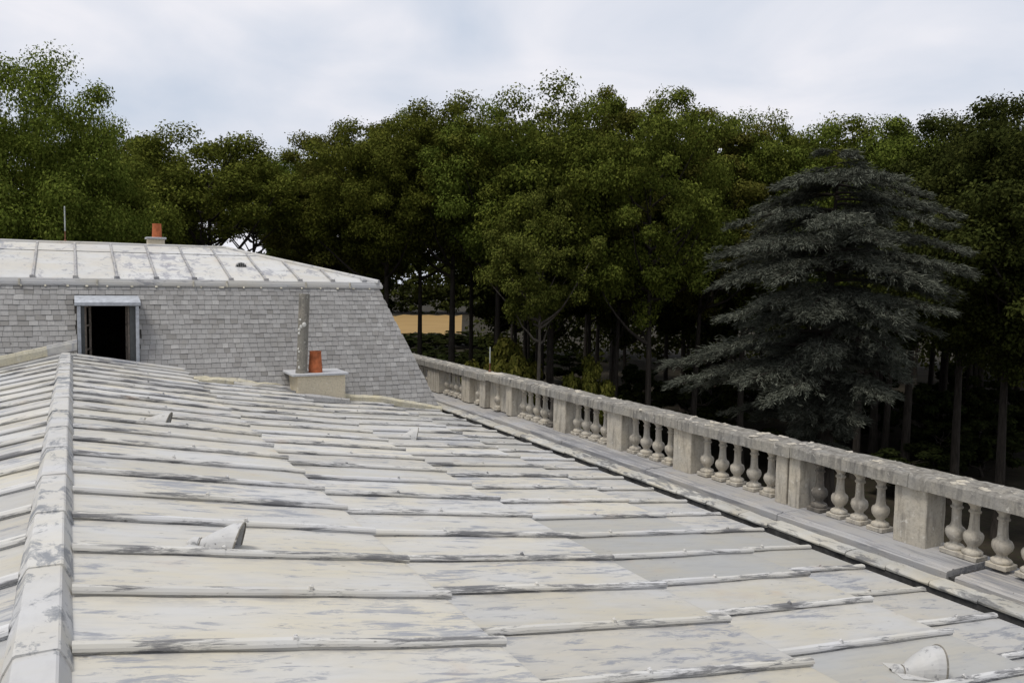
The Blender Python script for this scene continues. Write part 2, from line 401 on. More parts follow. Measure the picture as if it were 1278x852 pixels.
for ti, (x0, z0, x1, z1, yr) in enumerate(TIERS):
    riser = .16 if ti < 3 else .06
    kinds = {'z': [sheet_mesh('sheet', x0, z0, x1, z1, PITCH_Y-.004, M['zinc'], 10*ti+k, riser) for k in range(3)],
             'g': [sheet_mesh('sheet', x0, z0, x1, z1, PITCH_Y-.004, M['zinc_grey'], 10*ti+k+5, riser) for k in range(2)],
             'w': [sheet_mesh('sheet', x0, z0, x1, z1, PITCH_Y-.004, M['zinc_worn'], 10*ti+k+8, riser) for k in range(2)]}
    xr0 = 0.005 if ti == 0 else TIERS[ti-1][2]-.03
    zr0 = z0 + (z1-z0)*(xr0-x0)/(x1-x0)
    rolls = [roll_mesh('roll', xr0, zr0, x1-(.0 if ti < 3 else .06), z1 if ti < 3 else z1-(z1-z0)/(x1-x0)*.06, ti*9+k, random.uniform(-.5, .5), [.45, .53, .4, .58][k]) for k in range(4)]
    k0 = math.ceil((YN-yr)/PITCH_Y); k1 = math.floor((YF+.02-yr)/PITCH_Y)
    for k in range(k0-1, k1+1):
        ya = max(yr + k*PITCH_Y, YN); yb = min(yr + (k+1)*PITCH_Y, YF)
        if yb - ya < .05: continue
        kd = 'z'
        if (ti, k) in GREY: kd = 'g'
        elif ti == 3: kd = 'w' if random.random() < .6 else 'g'
        elif ti == 2 and k > 6: kd = random.choice('zzgw')
        elif random.random() < .06: kd = 'w'
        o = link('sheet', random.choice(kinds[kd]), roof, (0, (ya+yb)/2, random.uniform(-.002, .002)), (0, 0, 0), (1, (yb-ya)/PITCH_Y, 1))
        if kd == 'g': o['label'] = 'bare grey zinc sheet'
        elif kd == 'w': o['label'] = 'worn zinc sheet with blue-grey patches'
        if k >= k0:
            link('roll', rolls[(k*3+ti) % 4], roof, (0, yr+k*PITCH_Y, 0), (0, 0, random.uniform(-.004, .004)))
# slope to the left of the ridge
tl = math.tan(R(11.2)); XL = -3.2
lk = [sheet_mesh('sheet', .215, 0, .215+3.0, -3.0*tl, PITCH_Y-.004, M['zinc' if k < 2 else 'zinc_worn'], 70+k, .05) for k in range(4)]
lr = [roll_mesh('roll', .235, -.02*tl, .215+3.0, -3.0*tl, 80+k, 0, .3+.12*k, 'roll_back') for k in range(4)]
yr = 4.76; k0 = math.ceil((YN-yr)/PITCH_Y); k1 = math.floor((YF-yr)/PITCH_Y)
for k in range(k0-1, k1+1):
    ya = max(yr + k*PITCH_Y, YN); yb = min(yr + (k+1)*PITCH_Y, YF)
    if yb-ya < .05: continue
    link('sheet', random.choice(lk), roof, (0, (ya+yb)/2, 0), (0, 0, math.pi), (1, (yb-ya)/PITCH_Y, 1))
    if k >= k0: link('roll', lr[k % 4], roof, (0, yr+k*PITCH_Y, 0), (0, 0, math.pi))
# ridge cap: overlapping folded lengths
def cap_mesh(seed, L):
    prof = [(-.237, -.004), (-.228, .022), (-.192, .088), (-.182, .094), (-.046, .094), (-.036, .088), (-.004, .022), (.006, -.004)]
    n = 8; mb = MB(); fns = []
    for k in range(n+1):
        y = L*k/n; g = .007*(1-k/n)
        def fn(a, b, y=y, g=g):
            j = mn.noise(Vector((a*9, y*3.1+seed*11, b*9)))*.006
            return (-.115 + (a+.115)*(1+g*6), y, b + (g*1.3 if b > 0 else 0) + j*(b > 0))
        fns.append(fn)
    mb.prism(prof, fns)
    return mesh('ridge_cap', mb.v, mb.f, M['cap'])
caps = [cap_mesh(k, 1.10) for k in range(4)]
y = 3.57 - 1.08*4; k = 0
while y < YF-.35:
    L = min(1.10, YF-y+.0)
    link('ridge_cap', caps[k % 4], roof, (0, y, 0), (0, 0, random.uniform(-.004, .004)), (1, L/1.10, 1)); y += 1.08; k += 1
    if k > 5: 
        pass
# solid deck under the sheets and the wall below, so that nothing shows through
dk = MB()
for x0, z0, x1, z1, _ in TIERS:
    dk.add([(x0, YN, z0-.03), (x1-.03, YN, z1-.03), (x1-.03, YF, z1-.03), (x0, YF, z0-.03)], [(0, 1, 2, 3)])
dk.add([(-.2, YN, -.03), (-.2, YF, -.03), (-3.2, YF, -3.0*tl-.03), (-3.2, YN, -3.0*tl-.03)], [(0, 1, 2, 3)])
link('decking', dk.me('decking', M['dark']), roof)

# gutter channel and kerb along the foot of the roof
gm = MB(); gm.add([(7.33, YN, -1.435), (7.335, YN, -1.56), (7.483, YN, -1.56), (7.488, YN, -1.375), (7.33, 19, -1.435), (7.335, 19, -1.56), (7.483, 19, -1.56), (7.488, 19, -1.375)],
                  [(0, 1, 5, 4), (1, 2, 6, 5), (2, 3, 7, 6)])
gut = link('gutter', gm.add([(7.488, YN, -1.378), (7.488, 19, -1.378), (7.78, 19, -1.378), (7.78, YN, -1.378)], [(0, 1, 2, 3)]).me('gutter', M['gutter']), roof)
def kerb_mesh(seed, L):
    prof = [(7.470, -1.376), (7.465, -1.350), (7.483, -1.332), (7.53, -1.325), (7.66, -1.318), (7.70, -1.328), (7.735, -1.376)]
    mb = MB(); fns = []
    for k in range(6):
        y = L*k/5
        fns.append(lambda a, b, y=y: (a-7.6 + mn.noise(Vector((a*4, y*4+seed*9, b)))*.014, y, b + 1.35 + (mn.noise(Vector((a*6, y*5+seed*5, 2)))*.014 if b > -1.37 else 0)))
    mb.prism(prof, fns); return bevelled(mesh('kerb_tile', mb.v, mb.f, M['kerbzinc']), .004)
kerbs = [kerb_mesh(s, .5) for s in range(5)]
y = 0.4
while y < 18.9:
    L = random.choice([.36, .5, .62, .8])
    link('kerb_tile', random.choice(kerbs), roof, (7.6+random.uniform(-.006, .008), y, -1.362+random.uniform(-.006, .006)), (0, random.uniform(-.03, .03), random.uniform(-.02, .02)), (1, (L-.006)/.5, 1)); y += L
# facade below the balustrade
fw_ = MB().box(7.72, 8.5, YN, 24.0, -10.4, -1.42).box(8.5, 8.75, YN, 24.0, -1.75, -1.45)
link('wall', fw_.me('wall', M['wallstone']), roof)

# ------------------------------------------------------------------ balustrade
bal = thing('balustrade', 'weathered stone balustrade with turned balusters along the roof edge', 'balustrade', (8.2, 0, -1.285))
BZ0 = 0.0; BZ1 = .633                       # foot and underside of the rail, local z
def bal_profile():
    p = [(.098, .052), (.102, .060), (.102, .085), (.088, .098), (.060, .112), (.050, .128), (.052, .142), (.072, .165), (.094, .20), (.102, .235), (.100, .262), (.088, .285),
         (.066, .298), (.056, .318), (.050, .36), (.047, .44), (.046, .492), (.060, .500), (.063, .510), (.060, .520), (.048, .528), (.049, .555), (.062, .575), (.078, .594), (.080, .600)]
    return p
def baluster_me(m):
    mb = MB(); mb.lathe(bal_profile(), 14)
    me = mb.me('baluster', m, True)
    b2 = MB().box(-.108, .108, -.108, .108, 0, .053).box(-.088, .088, -.088, .088, .599, .640)
    m2 = bevelled(b2.me('baluster', m), .008)
    bm = bmesh.new(); bm.from_mesh(me); bm.from_mesh(m2); bm.to_mesh(me); bm.free()
    for p in me.polygons: p.use_smooth = len(p.vertices) == 4 and p.index < 14*24
    return me
bme = roughen(baluster_me(M['stone']), 9, .006, 3); bme_b = roughen(baluster_me(M['stone']), 9, .008, 8); bme_d = roughen(baluster_me(M['dirty']), 9, .007, 5)
def pier(y0, y1, x0=0.0, x1=.34, m='stone', parent=bal, name='pier', seed=0, z1=BZ1+.01):
    mb = MB().box(x0, x1, y0, y1, -.01, z1)
    me = roughen(bevelled(mb.me(name, M[m]), .010), .13, .007, seed+y0)
    return link(name, me, parent)
PIERS = [(3.55, 4.02), (5.67, 6.07), (7.45, 7.63), (7.665, 7.86), (9.56, 9.97), (11.35, 11.78), (13.16, 13.6), (15.34, 15.58), (16.62, 16.9), (17.46, 17.9), (19.3, 20.05), (21.4, 21.8), (1.4, 1.85)]
for i, (a, b) in enumerate(PIERS):
    o = pier(a, b, seed=i)
    if i == 2: pier(7.625, 7.67, .05, .30, 'dirty', name='joint_filler', seed=3)
BALS = [2.2, 2.55, 2.9, 3.22, 4.33, 4.62, 4.93, 5.24, 5.50-.06, 6.36, 6.67, 6.96, 8.1, 8.42, 8.75, 9.06, 9.37, 10.22, 10.54, 10.86, 11.17, 12.04, 12.35, 12.66, 12.97, 14.2, 14.5, 14.78, 15.06, 18.15, 18.45, 18.75, 19.05, 20.3, 20.6, 20.9, 21.2]
DARKB = [7.27, 13.9]
for i, y in enumerate(BALS): link('baluster', bme if i % 2 else bme_b, bal, (.17+random.uniform(-.008, .008), y, 0), (random.uniform(-.012, .012), random.uniform(-.012, .012), random.choice([0, 1.5708, 3.1416])))
for y in DARKB: tag(link('baluster', bme_d, bal, (.17, y, 0)), 'blackened baluster')
# recessed panel with an engaged half baluster
pier(15.58, 16.62, .13, .30, 'stone', name='panel', seed=20); link('half_baluster', bme, bal, (.13, 16.18, 0)); link('half_baluster', bme, bal, (.15, 17.18, 0)); pier(16.9, 17.46, .15, .30, 'stone', name='panel', seed=22)
# rail blocks
J = [-.6, 1.1, 2.6, 4.15, 5.87, 7.58, 9.82, 11.88, 14.41, 16.5, 18.6, 20.4, 22.6]
for i, (a, b) in enumerate(zip(J, J[1:])):
    drop = -.028 if a >= 16.4 else random.uniform(-.006, .006)
    mb = MB(); prof = [(-.055, .640), (-.055, .770), (-.035, .795), (.36, .800), (.40, .785), (.40, .640)]
    n = max(4, int((b-a)/.09)); fns = []
    for k in range(n+1):
        yy = a+.004 + (b-a-.008)*k/n
        def fn(x, z, yy=yy, i=i):
            w = mn.noise(Vector((x*5, yy*6.5, z*6+i)))*.5 + mn.noise(Vector((x*13, yy*17, z*12+i)))*.5
            return (x + w*.007, yy, z + drop + (w*.024 if z > .76 else w*.004))
        fns.append(fn)
    mb.prism(prof, fns); link('rail_block', roughen(mesh('rail_block', mb.v, mb.f, M['rail']), .10, .007, i), bal)
# crumbling lumps of stone and moss on top of the rail
cm = []
for s in range(3):
    me = MB().box(-.05, .05, -.08, .08, -.014, .010).me('stone_chip', M['chip']); cm.append(roughen(bevelled(me, .012), .05, .018, s+40))
for k in range(150):
    y = 2 + 19*random.random()**1.25
    link('stone_chip', random.choice(cm), bal, (random.uniform(-.03, .36), y, .797-(.028 if y > 16.5 else 0)), (0, 0, random.uniform(0, 3)), (random.uniform(.3, .9), random.uniform(.3, .9), random.uniform(.5, 1.0)))
link('stone_chip', cm[0], bal, (.12, 16.35, .80), (0, 0, .2), (2.2, 3.0, 1.5))
# lead-covered plinth under the balusters
def plinth(y0, y1, z, seed):
    prof = [(-.42, -.16), (-.415, z-.012), (-.40, z), (-.335, z+.002), (-.325, z+.013), (-.30, z+.013), (-.29, z+.004), (.42, z+.004), (.42, -.16)]
    n = max(3, int((y1-y0)/.25)); mb = MB(); fns = []
    for k in range(n+1):
        yy = y0 + (y1-y0)*k/n
        fns.append(lambda a, b, yy=yy: (a + mn.noise(Vector((a*3, yy*1.4, seed)))*.008, yy, b + (mn.noise(Vector((a*4, yy*1.9, seed+3)))*.010 if b > -.1 else 0)))
    mb.prism(prof, fns); return link('plinth_board', mesh('plinth_board', mb.v, mb.f, M['lead']), bal)
for i, (a, b, z) in enumerate([(-.6, 2.1, -.035), (2.115, 5.03, -.035), (5.12, 7.4, -.006), (7.405, 10.1, -.008), (10.105, 12.6, -.006), (12.605, 15.3, -.004), (15.31, 18.0, -.03), (18.005, 20.2, -.03), (20.205, 22.4, -.03)]):
    plinth(a, b, z, i)
link('plinth_core', MB().box(-.38, .38, -.6, 22.4, -.20, -.07).me('plinth_core', M['gutter']), bal)

# rod on the balustrade
def rod(name, label, base, h, low=.35):
    t = thing(name, label, 'lightning rod', base)
    link('foot', MB().lathe([(.035, -.01), (.035, .02), (.015, .05)], 8).me('foot', M['iron']), t)
    link('lower_rod', MB().lathe([(.014, 0), (.012, h*low)], 8).me('lower_rod', M['iron']), t)
    link('upper_rod', MB().lathe([(.014, h*low), (.014, h*.98), (.004, h)], 8).me('upper_rod', M['rod']), t)
    return t
rod('lightning_rod', 'short thin metal rod with a rusty foot standing on the balustrade rail', (8.36, 16.7, -.48), .56)

# ------------------------------------------------------------------ mansard pavilion
man = thing('mansard_pavilion', 'grey slate mansard roof with a pale zinc top at the end of the zinc roof', 'roof', (0, 17.3, -1.38))
O = Vector((0, 17.3, -1.38))                    # local origin
HM, RUN = 2.76, 1.12                           # height and set-back of the slate slope
X0M, X1M = -4.2, 7.40                           # left end (out of view) and right corner at the foot
SLEN = math.hypot(HM, RUN); su = Vector((0, RUN/SLEN, HM/SLEN)); sn = Vector((0, -HM/SLEN, RUN/SLEN))
def slope_pt(x, s, off=0.0): return su*s + sn*off + Vector((x, 0, 0))
def hip_x(s): return X1M - RUN*s/SLEN
DX0, DX1 = .085, 1.165; DZ1 = 2.46             # dormer opening, left, right and head (local z)
DS1 = DZ1*SLEN/HM
bk = MB()
bk.add([slope_pt(X0M, -.9), slope_pt(DX0, -.9), slope_pt(DX0, SLEN), slope_pt(X0M, SLEN)], [(0, 1, 2, 3)])
bk.add([slope_pt(DX1, -.9), slope_pt(hip_x(-.9), -.9), slope_pt(hip_x(SLEN), SLEN), slope_pt(DX1, SLEN)], [(0, 1, 2, 3)])
bk.add([slope_pt(DX0, DS1), slope_pt(DX1, DS1), slope_pt(DX1, SLEN), slope_pt(DX0, SLEN)], [(0, 1, 2, 3)])
link('slope_boarding', bk.me('slope_boarding', M['board']), man)
# slates, one by one
EXP, SW = .106, .145
def slate_geo(x0b, x1b, x0t, x1t, s0, ln, lift, jit):
    vs = [slope_pt(x0b, s0, lift+.004), slope_pt(x1b, s0+jit, lift+.004), slope_pt(x1t, s0+ln, .004), slope_pt(x0t, s0+ln, .004),
          slope_pt(x0b, s0, lift+.013), slope_pt(x1b, s0+jit, lift+.013), slope_pt(x1t, s0+ln, .010), slope_pt(x0t, s0+ln, .010)]
    return vs
SF = [(4, 5, 6, 7), (0, 1, 5, 4), (1, 2, 6, 5), (3, 0, 4, 7)]
slates = []
rows = int(SLEN/EXP)+1
for r in range(-7, rows):
    s0 = r*EXP; ln = EXP*1.25
    if s0 > SLEN-.05: break
    ln = min(ln, SLEN - s0 + .03)
    x = X0M + (0 if r % 2 else SW/2)
    while x < X1M + .5:
        w = SW*random.choice([.82, .9, 1, 1, 1.1, 1.22])
        a, b = x+.0025, x+w-.0025; x += w
        xb, xt = hip_x(s0)+.012, hip_x(s0+ln)+.012
        if a > xb-.03: continue
        zc = (s0+ln)*HM/SLEN
        if b > DX0-.01 and a < DX1+.01 and s0 < DS1+.02:
            if a < DX0-.06: b = DX0-.012
            elif b > DX1+.06: a = DX1+.012
            else: continue
        if random.random() < .0015: continue        # a slate or two has slipped away
        ap, bp = min(a, xb), min(b, xb); at_, bt = min(a, xt-.002), min(b, xt)
        lift = random.uniform(.004, .013); j = random.uniform(-.006, .006)
        s1 = s0 + random.uniform(-.006, .004)
        slates.append((slate_geo(ap, bp, at_, bt, s1, ln, lift, j), a))
slates.sort(key=lambda q: (q[0][0] + O - EYE).length)
vis = [q for q in slates if (q[0][0].z > -.05 + .0) and q[1] > 4.6 or (q[1] > 1.2 and q[0][0].z > .95 and q[1] > 3.0)]
vis_ids = set(id(q) for q in vis[:300])
smb = MB()
for q in slates:
    if id(q) in vis_ids:
        c = sum(q[0], Vector())/8
        link('slate', mesh('slate', [v-c for v in q[0]], SF, M['slate']), man, c)
    else: smb.add(q[0], SF)
o = link('slates', smb.me('slates', M['slate']), man); o['kind'] = 'stuff'
# right-hand slope, turned away from the viewer, and the back
sd = MB(); sd.add([(X1M, 0, -.9*1), (X1M-RUN, RUN, HM), (X1M-RUN, 9, HM), (X1M, 9, -.9)], [(0, 1, 2, 3)])
link('side_slope', sd.me('side_slope', M['slate']), man)
# eaves moulding of the zinc top
ex1 = X1M - RUN + .02
em = MB(); prof = [(RUN-.045, HM-.03), (RUN-.055, HM+.0), (RUN-.05, HM+.055), (RUN-.035, HM+.06), (RUN-.03, HM+.085), (RUN-.02, HM+.115), (RUN+.10, HM+.135), (RUN+.10, HM-.03)]
em.prism(prof, [lambda a, b: (X0M, a, b), lambda a, b: (ex1+.03-(a-RUN), a, b)])
link('eaves_moulding', em.me('eaves_moulding', M['mould']), man)
em2 = MB(); em2.prism([(ex1-.1, HM-.03), (ex1+.055, HM-.03), (ex1+.06, HM+.055), (ex1+.03, HM+.11), (ex1-.1, HM+.13)][::-1], [lambda a, b: (a, RUN-.03, b), lambda a, b: (a, 8.5, b)])
link('eaves_moulding', em2.me('eaves_moulding', M['mould']), man)
# clips under the moulding
clips = [MB().box(-w, w, -.012, .0, -.055, .0).me('clip', M['clip']) for w in (.016, .024, .05)]
k = 0; x = -2.0
while x < ex1-.05:
    s = SLEN-.055
    link('clip', random.choice(clips[:2] + ([clips[2]] if random.random() < .12 else [])), man, slope_pt(x, SLEN-.01, .032), (-.385, 0, 0)); x += random.uniform(.33, .46)
jm = MB().box(-.012, .012, -.06, .05, -.034, .09).me('joint_strap', M['clip'])
for x in (-.88, .45, 2.25, 2.92, 4.6, 5.6): link('joint_strap', jm, man, (x, RUN-.02, HM+.012))
# zinc sheets and rolls of the top
D2, H2 = 2.95, .77; YE, ZE = RUN, HM+.12
def top_pt(x, d, up=0.0): return (x, YE+d, ZE+H2*d/D2+up)
def hip2(d): return ex1-.02-d
def hipd(x): return max(0, min(D2, ex1-.02-x))
seams = [-3.6+.735*k for k in range(14)]
for a, b in zip(seams, seams[1:]):
    for d0, d1 in ((0, D2*.76), (D2*.752, D2)):
        if a > hip2(d0)-.02: continue
        poly = []
        aa, bb = a+.004, b-.004; lift = .016 if d0 > 0 else 0
        xs = [(aa, d0), (min(bb, hip2(d0)), d0)]
        if bb > hip2(d0): 
            pass
        if bb <= hip2(d1): xs += [(bb, d1), (aa, d1)]
        else:
            if bb < hip2(d0): xs.append((bb, hipd(bb)))
            if aa < hip2(d1): xs += [(hip2(d1), d1), (aa, d1)]
            else: xs.append((aa, hipd(aa)))
        mb = MB(); n = len(xs)
        vs = [top_pt(p, d, lift) for p, d in xs] + [top_pt(p, d, lift-.008) for p, d in xs]
        mb.add(vs, [tuple(range(n))] + [(i, i+n, (i+1) % n+n, (i+1) % n) for i in range(n)])
        link('top_sheet', mb.me('top_sheet', M['upper']), man)
for x in seams[1:]:
    dm = hipd(x)
    if dm < .15: continue
    mb = MB(); prof = [(-.028, .0), (-.022, .045), (.022, .045), (.028, .0)]
    mb.prism(prof, [lambda a, b, d=d: (x+a+mn.noise(Vector((x*3, d, 0)))*.01, YE+d, ZE+H2*d/D2+b) for d in np.linspace(.0, dm, 6)])
    mb.box(x-.05, x+.05, YE-.02, YE+.05, ZE-.012, ZE+.055)
    link('top_roll', bevelled(mb.me('top_roll', M['lead']), .006), man)
rd = MB(); rp = [(-.07, -.02), (-.055, .035), (-.03, .055), (.03, .055), (.055, .035), (.07, -.02)]
rd.prism(rp, [lambda a, b, x=x: (x, YE+D2+a, ZE+H2+b+mn.noise(Vector((x, 0, 0)))*.008) for x in np.linspace(-4.2, hip2(D2)+.02, 14)])
link('top_ridge', rd.me('top_ridge', M['mould']), man)
hp = MB(); hp.prism(rp, [lambda a, b, d=d: (hip2(d)+a*.7, YE+d+a*.7, ZE+H2*d/D2+b+.005) for d in np.linspace(-.02, D2, 8)])
link('hip_cap', hp.me('hip_cap', M['mould']), man)
bk2 = MB(); bk2.add([(-4.2, YE+D2, ZE+H2), (hip2(D2), YE+D2, ZE+H2), (hip2(D2), YE+D2+3.5, ZE+H2), (-4.2, YE+D2+3.5, ZE+H2), (ex1-.02, YE, ZE), (ex1-.02, YE+8, ZE)],
                   [(0, 1, 2, 3), (1, 4, 5, 2)])
link('back_slope', bk2.me('back_slope', M['upper']), man)
# half-round vent on the top
hv = MB(); pr = []
for k in range(9):
    a = math.pi*k/8; pr.append((math.cos(a)*.13, math.sin(a)*.11))
vx, vd = 3.42, 1.15; vz = ZE+H2*vd/D2
hv.prism(pr, [lambda a, b: (vx+a, YE+vd, vz+b), lambda a, b: (vx+a*.35, YE+vd+.35, vz+.09+b*.25)])
ho = link('roof_ventilator', hv.me('roof_ventilator', M['upper']), man)
hv2 = MB()
for k in range(5): hv2.box(vx-.10+.043*k, vx-.072+.043*k, YE+vd-.012, YE+vd-.004, vz+.004, vz+[.05, .085, .095, .085, .05][k])
link('grille', hv2.me('grille', M['dark']), ho)
# dormer
DY = .48                                         # front plane of the dormer (local y)
dm = tag(bpy.data.objects.new('dormer_window', None), None); COL.objects.link(dm); dm.parent = man; dm.location = (0, DY, 0)
ZB = 1.0
link('jamb', bevelled(MB().box(DX0, DX0+.062, -.03, .10, ZB, 2.352).me('jamb', M['zincframe']), .008), dm)
link('jamb', bevelled(MB().box(DX1-.062, DX1, -.03, .10, ZB-.2, 2.352).me('jamb', M['zincframe']), .008), dm)
hood = MB(); hood.prism([(-.05, 2.355), (-.055, 2.425), (.0, 2.455), (.64, 2.56), (.64, 2.355)], [lambda a, b: (DX0-.04, a, b), lambda a, b: (DX1+.03, a, b)])
link('hood', bevelled(hood.me('hood', M['zincframe']), .008), dm)
for x in (DX0+.002, DX1-.03):
    ck = MB(); ck.add([(x, .06, ZB-.2), (x+.028, .06, ZB-.2), (x+.028, .70, ZB-.2), (x, .70, ZB-.2), (x, .06, 2.353), (x+.028, .06, 2.353), (x+.028, .70, 2.353), (x, .70, 2.353)], [(0,3,2,1),(4,5,6,7),(0,1,5,4),(1,2,6,5),(2,3,7,6),(3,0,4,7)])
    link('cheek', ck.me('cheek', M['slate']), dm)
for xa, xb in ((DX0+.064, DX0+.125), (DX1-.165, DX1-.064)): link('reveal', MB().box(xa, xb, .04, .42, ZB-.2, 2.352).me('reveal', M['reveal']), dm)
sash = MB()                                     # left casement folded inwards: stiles and glazing bars
def leaf(mb, p0, p1, bars):
    d = Vector((p1[0]-p0[0], p1[1]-p0[1], 0)); L = d.length; d.normalize(); nn = Vector((-d.y, d.x, 0))*.018
    def bar(u0, u1, z0, z1):
        a = Vector((p0[0], p0[1], 0))+d*u0; b = Vector((p0[0], p0[1], 0))+d*u1
        q = [a-nn, b-nn, b+nn, a+nn]
        mb.add([(v.x, v.y, z0) for v in q]+[(v.x, v.y, z1) for v in q], [(0,3,2,1),(4,5,6,7),(0,1,5,4),(1,2,6,5),(2,3,7,6),(3,0,4,7)])
    bar(0, .05, ZB-.1, 2.345); bar(L-.05, L, ZB-.1, 2.345)
    for z in bars: bar(.05, L-.05, z, z+.028)
    return [(Vector((p0[0], p0[1], 0))+d*.05), (Vector((p0[0], p0[1], 0))+d*(L-.05))]
gl = leaf(sash, (DX0+.135, .16), (DX0+.235, .62), (2.315, 1.95, 1.48, ZB))
so = link('casement', sash.me('casement', M['sash']), dm)
s2 = MB(); leaf(s2, (DX1-.175, .16), (DX1-.20, .62), (2.315, 1.95, 1.48, ZB)); link('casement', s2.me('casement', M['sash']), dm)
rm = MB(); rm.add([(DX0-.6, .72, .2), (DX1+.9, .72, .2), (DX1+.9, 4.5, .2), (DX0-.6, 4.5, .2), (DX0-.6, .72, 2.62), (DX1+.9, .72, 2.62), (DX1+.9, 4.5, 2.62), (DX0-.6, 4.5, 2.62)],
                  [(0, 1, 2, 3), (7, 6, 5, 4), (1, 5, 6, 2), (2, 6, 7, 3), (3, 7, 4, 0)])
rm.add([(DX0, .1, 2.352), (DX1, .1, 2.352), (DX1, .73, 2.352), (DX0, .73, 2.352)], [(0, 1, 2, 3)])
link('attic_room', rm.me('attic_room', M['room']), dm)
# flashing strips where the zinc roof meets the slates
def strip(name, pts, w, h, m, amp, parent, seed=0, label=None):
    mb = MB(); P = [Vector(p) for p in pts]; fns = []
    seg = []
    for a, b in zip(P, P[1:]):
        n = max(2, int((b-a).length/.12))
        for k in range(n): seg.append(a.lerp(b, k/n))
    seg.append(P[-1])
    prof = [(-w, -.06), (-w, h*.55), (-w*.4, h), (w*.3, h*1.05), (w, h*.7), (w, -.06)]
    for p in seg:
        def fn(a, b, p=p):
            q = mn.noise_vector(Vector((p.x*5+seed, a*12, b*12+p.y)))*amp
            return (p.x+q.x, p.y+a*(1+q.y*3), p.z+b+q.z)
        fns.append(fn)
    mb.prism(prof, fns); o = link(name, mb.me(name, m), parent)
    if label: o['label'] = label
    return o
def roof_z(x):
    for x0, z0, x1, z1, _ in TIERS:
        if x <= x1: return z0+(z1-z0)*(x-x0)/(x1-x0)
    return -1.41
strip('mortar_fillet', [(-3.2, 17.62, -.53), (-.42, 17.652, .094)], .03, .13, M['mortar'], .008, roof, 8)
strip('flashing', [(-.43, 17.655, .095), (.075, 17.66, .205)], .032, .135, M['zinc'], .004, roof, 1)
strip('flashing', [(-3.2, 17.50, -.66), (-.2, 17.52, .045), (.05, 17.52, .05)], .12, .03, M['zinc_grey'], .006, roof, 2)
strip('flashing', [(.05, 17.58, .02), (1.98, 17.62, -.33)], .05, .06, M['zinc_worn'], .008, roof, 3)
strip('mortar_fillet', [(2.02, 17.62, roof_z(2.1)+.0), (3.9, 17.66, roof_z(3.9)+.03)], .10, .10, M['mortar'], .045, roof, 4)
strip('mortar_fillet', [(2.9, 17.50, roof_z(2.9)), (4.0, 17.3, roof_z(4.0)+.02)], .07, .07, M['zinc_worn'], .04, roof, 5)
strip('mortar_fillet', [(5.0, 17.45, roof_z(5.0)+.03), (6.05, 17.42, roof_z(6.0)+.03), (7.42, 17.30, -1.41)], .07, .10, M['mortar'], .02, roof, 6)
link('end_board', MB().box(-3.2, 7.36, YF-.02, YF+.10, -2.6, -1.45).me('end_board', M['dark']), roof)
# rod at the ridge of the pavilion
rod('lightning_rod', 'tall thin rod standing on the ridge of the slate pavilion at the left', (-.11, 17.3+YE+D2, -1.38+ZE+H2+.04), .80, .3)
im = MB().box(-.035, .035, -.5, .02, -.16, .07); 
# ridge chimney behind the pavilion
rc = thing('chimney', 'small pale chimney with one orange pot behind the pale zinc ridge', 'chimney', (1.81, 21.75, 2.15))
link('block', bevelled(MB().box(-.19, .19, -.15, .2, -.4, .30).me('block', M['render']), .01), rc)
link('slab', bevelled(MB().box(-.225, .225, -.2, .24, .30, .345).me('slab', M['slab']), .008), rc)
def pot(r0, r1, h, mt=M['terracotta']):
    return MB().lathe([(r0*1.02, 0), (r0*1.02, h*.04), (r0, h*.06), (r1, h*.93), (r1*1.03, h*.94), (r1*1.04, h), (r1*.86, h), (r1*.80, h*.5)], 20).me('pot', mt, False)
link('pot', pot(.112, .100, .33), rc, (.03, 0, .345))
# chimney stack at the foot of the slates
cs = thing('chimney', 'cream rendered chimney block with an orange pot and a tall grey pipe against the slates', 'chimney', (4.05, 16.85, -1.0))
blk = MB(); blk.box(0, 1.0, 0, .95, -.25, .565)
link('block', roughen(bevelled(blk.me('block', M['render']), .012), .25, .006, 2), cs)
link('slab', bevelled(MB().box(-.12, 1.05, -.06, .98, .565, .615).me('slab', M['slab']), .008), cs)
link('pot', pot(.145, .118, .44), cs, (.42, .22, .615))
pp = MB(); pts = [(.12+.006*k, .16, .60+.165*k) for k in range(11)]
pp.tube(pts, [.108]*11, 14); pp.tube([(.12, .16, .61), (.12, .16, .68)], [.128, .122], 14)
po = link('pipe', pp.me('pipe', M['pipe'], False), cs)
sp = MB()
for (dx, z, r_) in ((-.06, 1.58, .032), (.0, 1.62, .045), (-.085, 1.52, .03), (-.09, 1.44, .028), (-.1, 1.12, .022), (-.09, 1.06, .02), (-.085, .74, .035), (-.1, .88, .018), (-.07, 1.72, .02)):
    y_ = .16 - math.sqrt(max(0, .108**2-dx*dx)) - .004
    sp.lathe([(r_, 0), (r_*.9, .005), (r_*.3, .012)], 9)
    for i in range(len(sp.v)-27, len(sp.v)):
        vx_, vy_, vz_ = sp.v[i]; sp.v[i] = (.145+dx+vx_, y_-vz_, z+vy_*1.15)
link('lichen_patch', sp.me('lichen_patch', M['spot']), po)
# skirt of lead round the chimney foot
strip('skirt', [(-.12, -.03, .02+.15), (.42, -.06, .11), (1.06, -.04, .0)], .09, .06, M['lead'], .02, cs, 9)

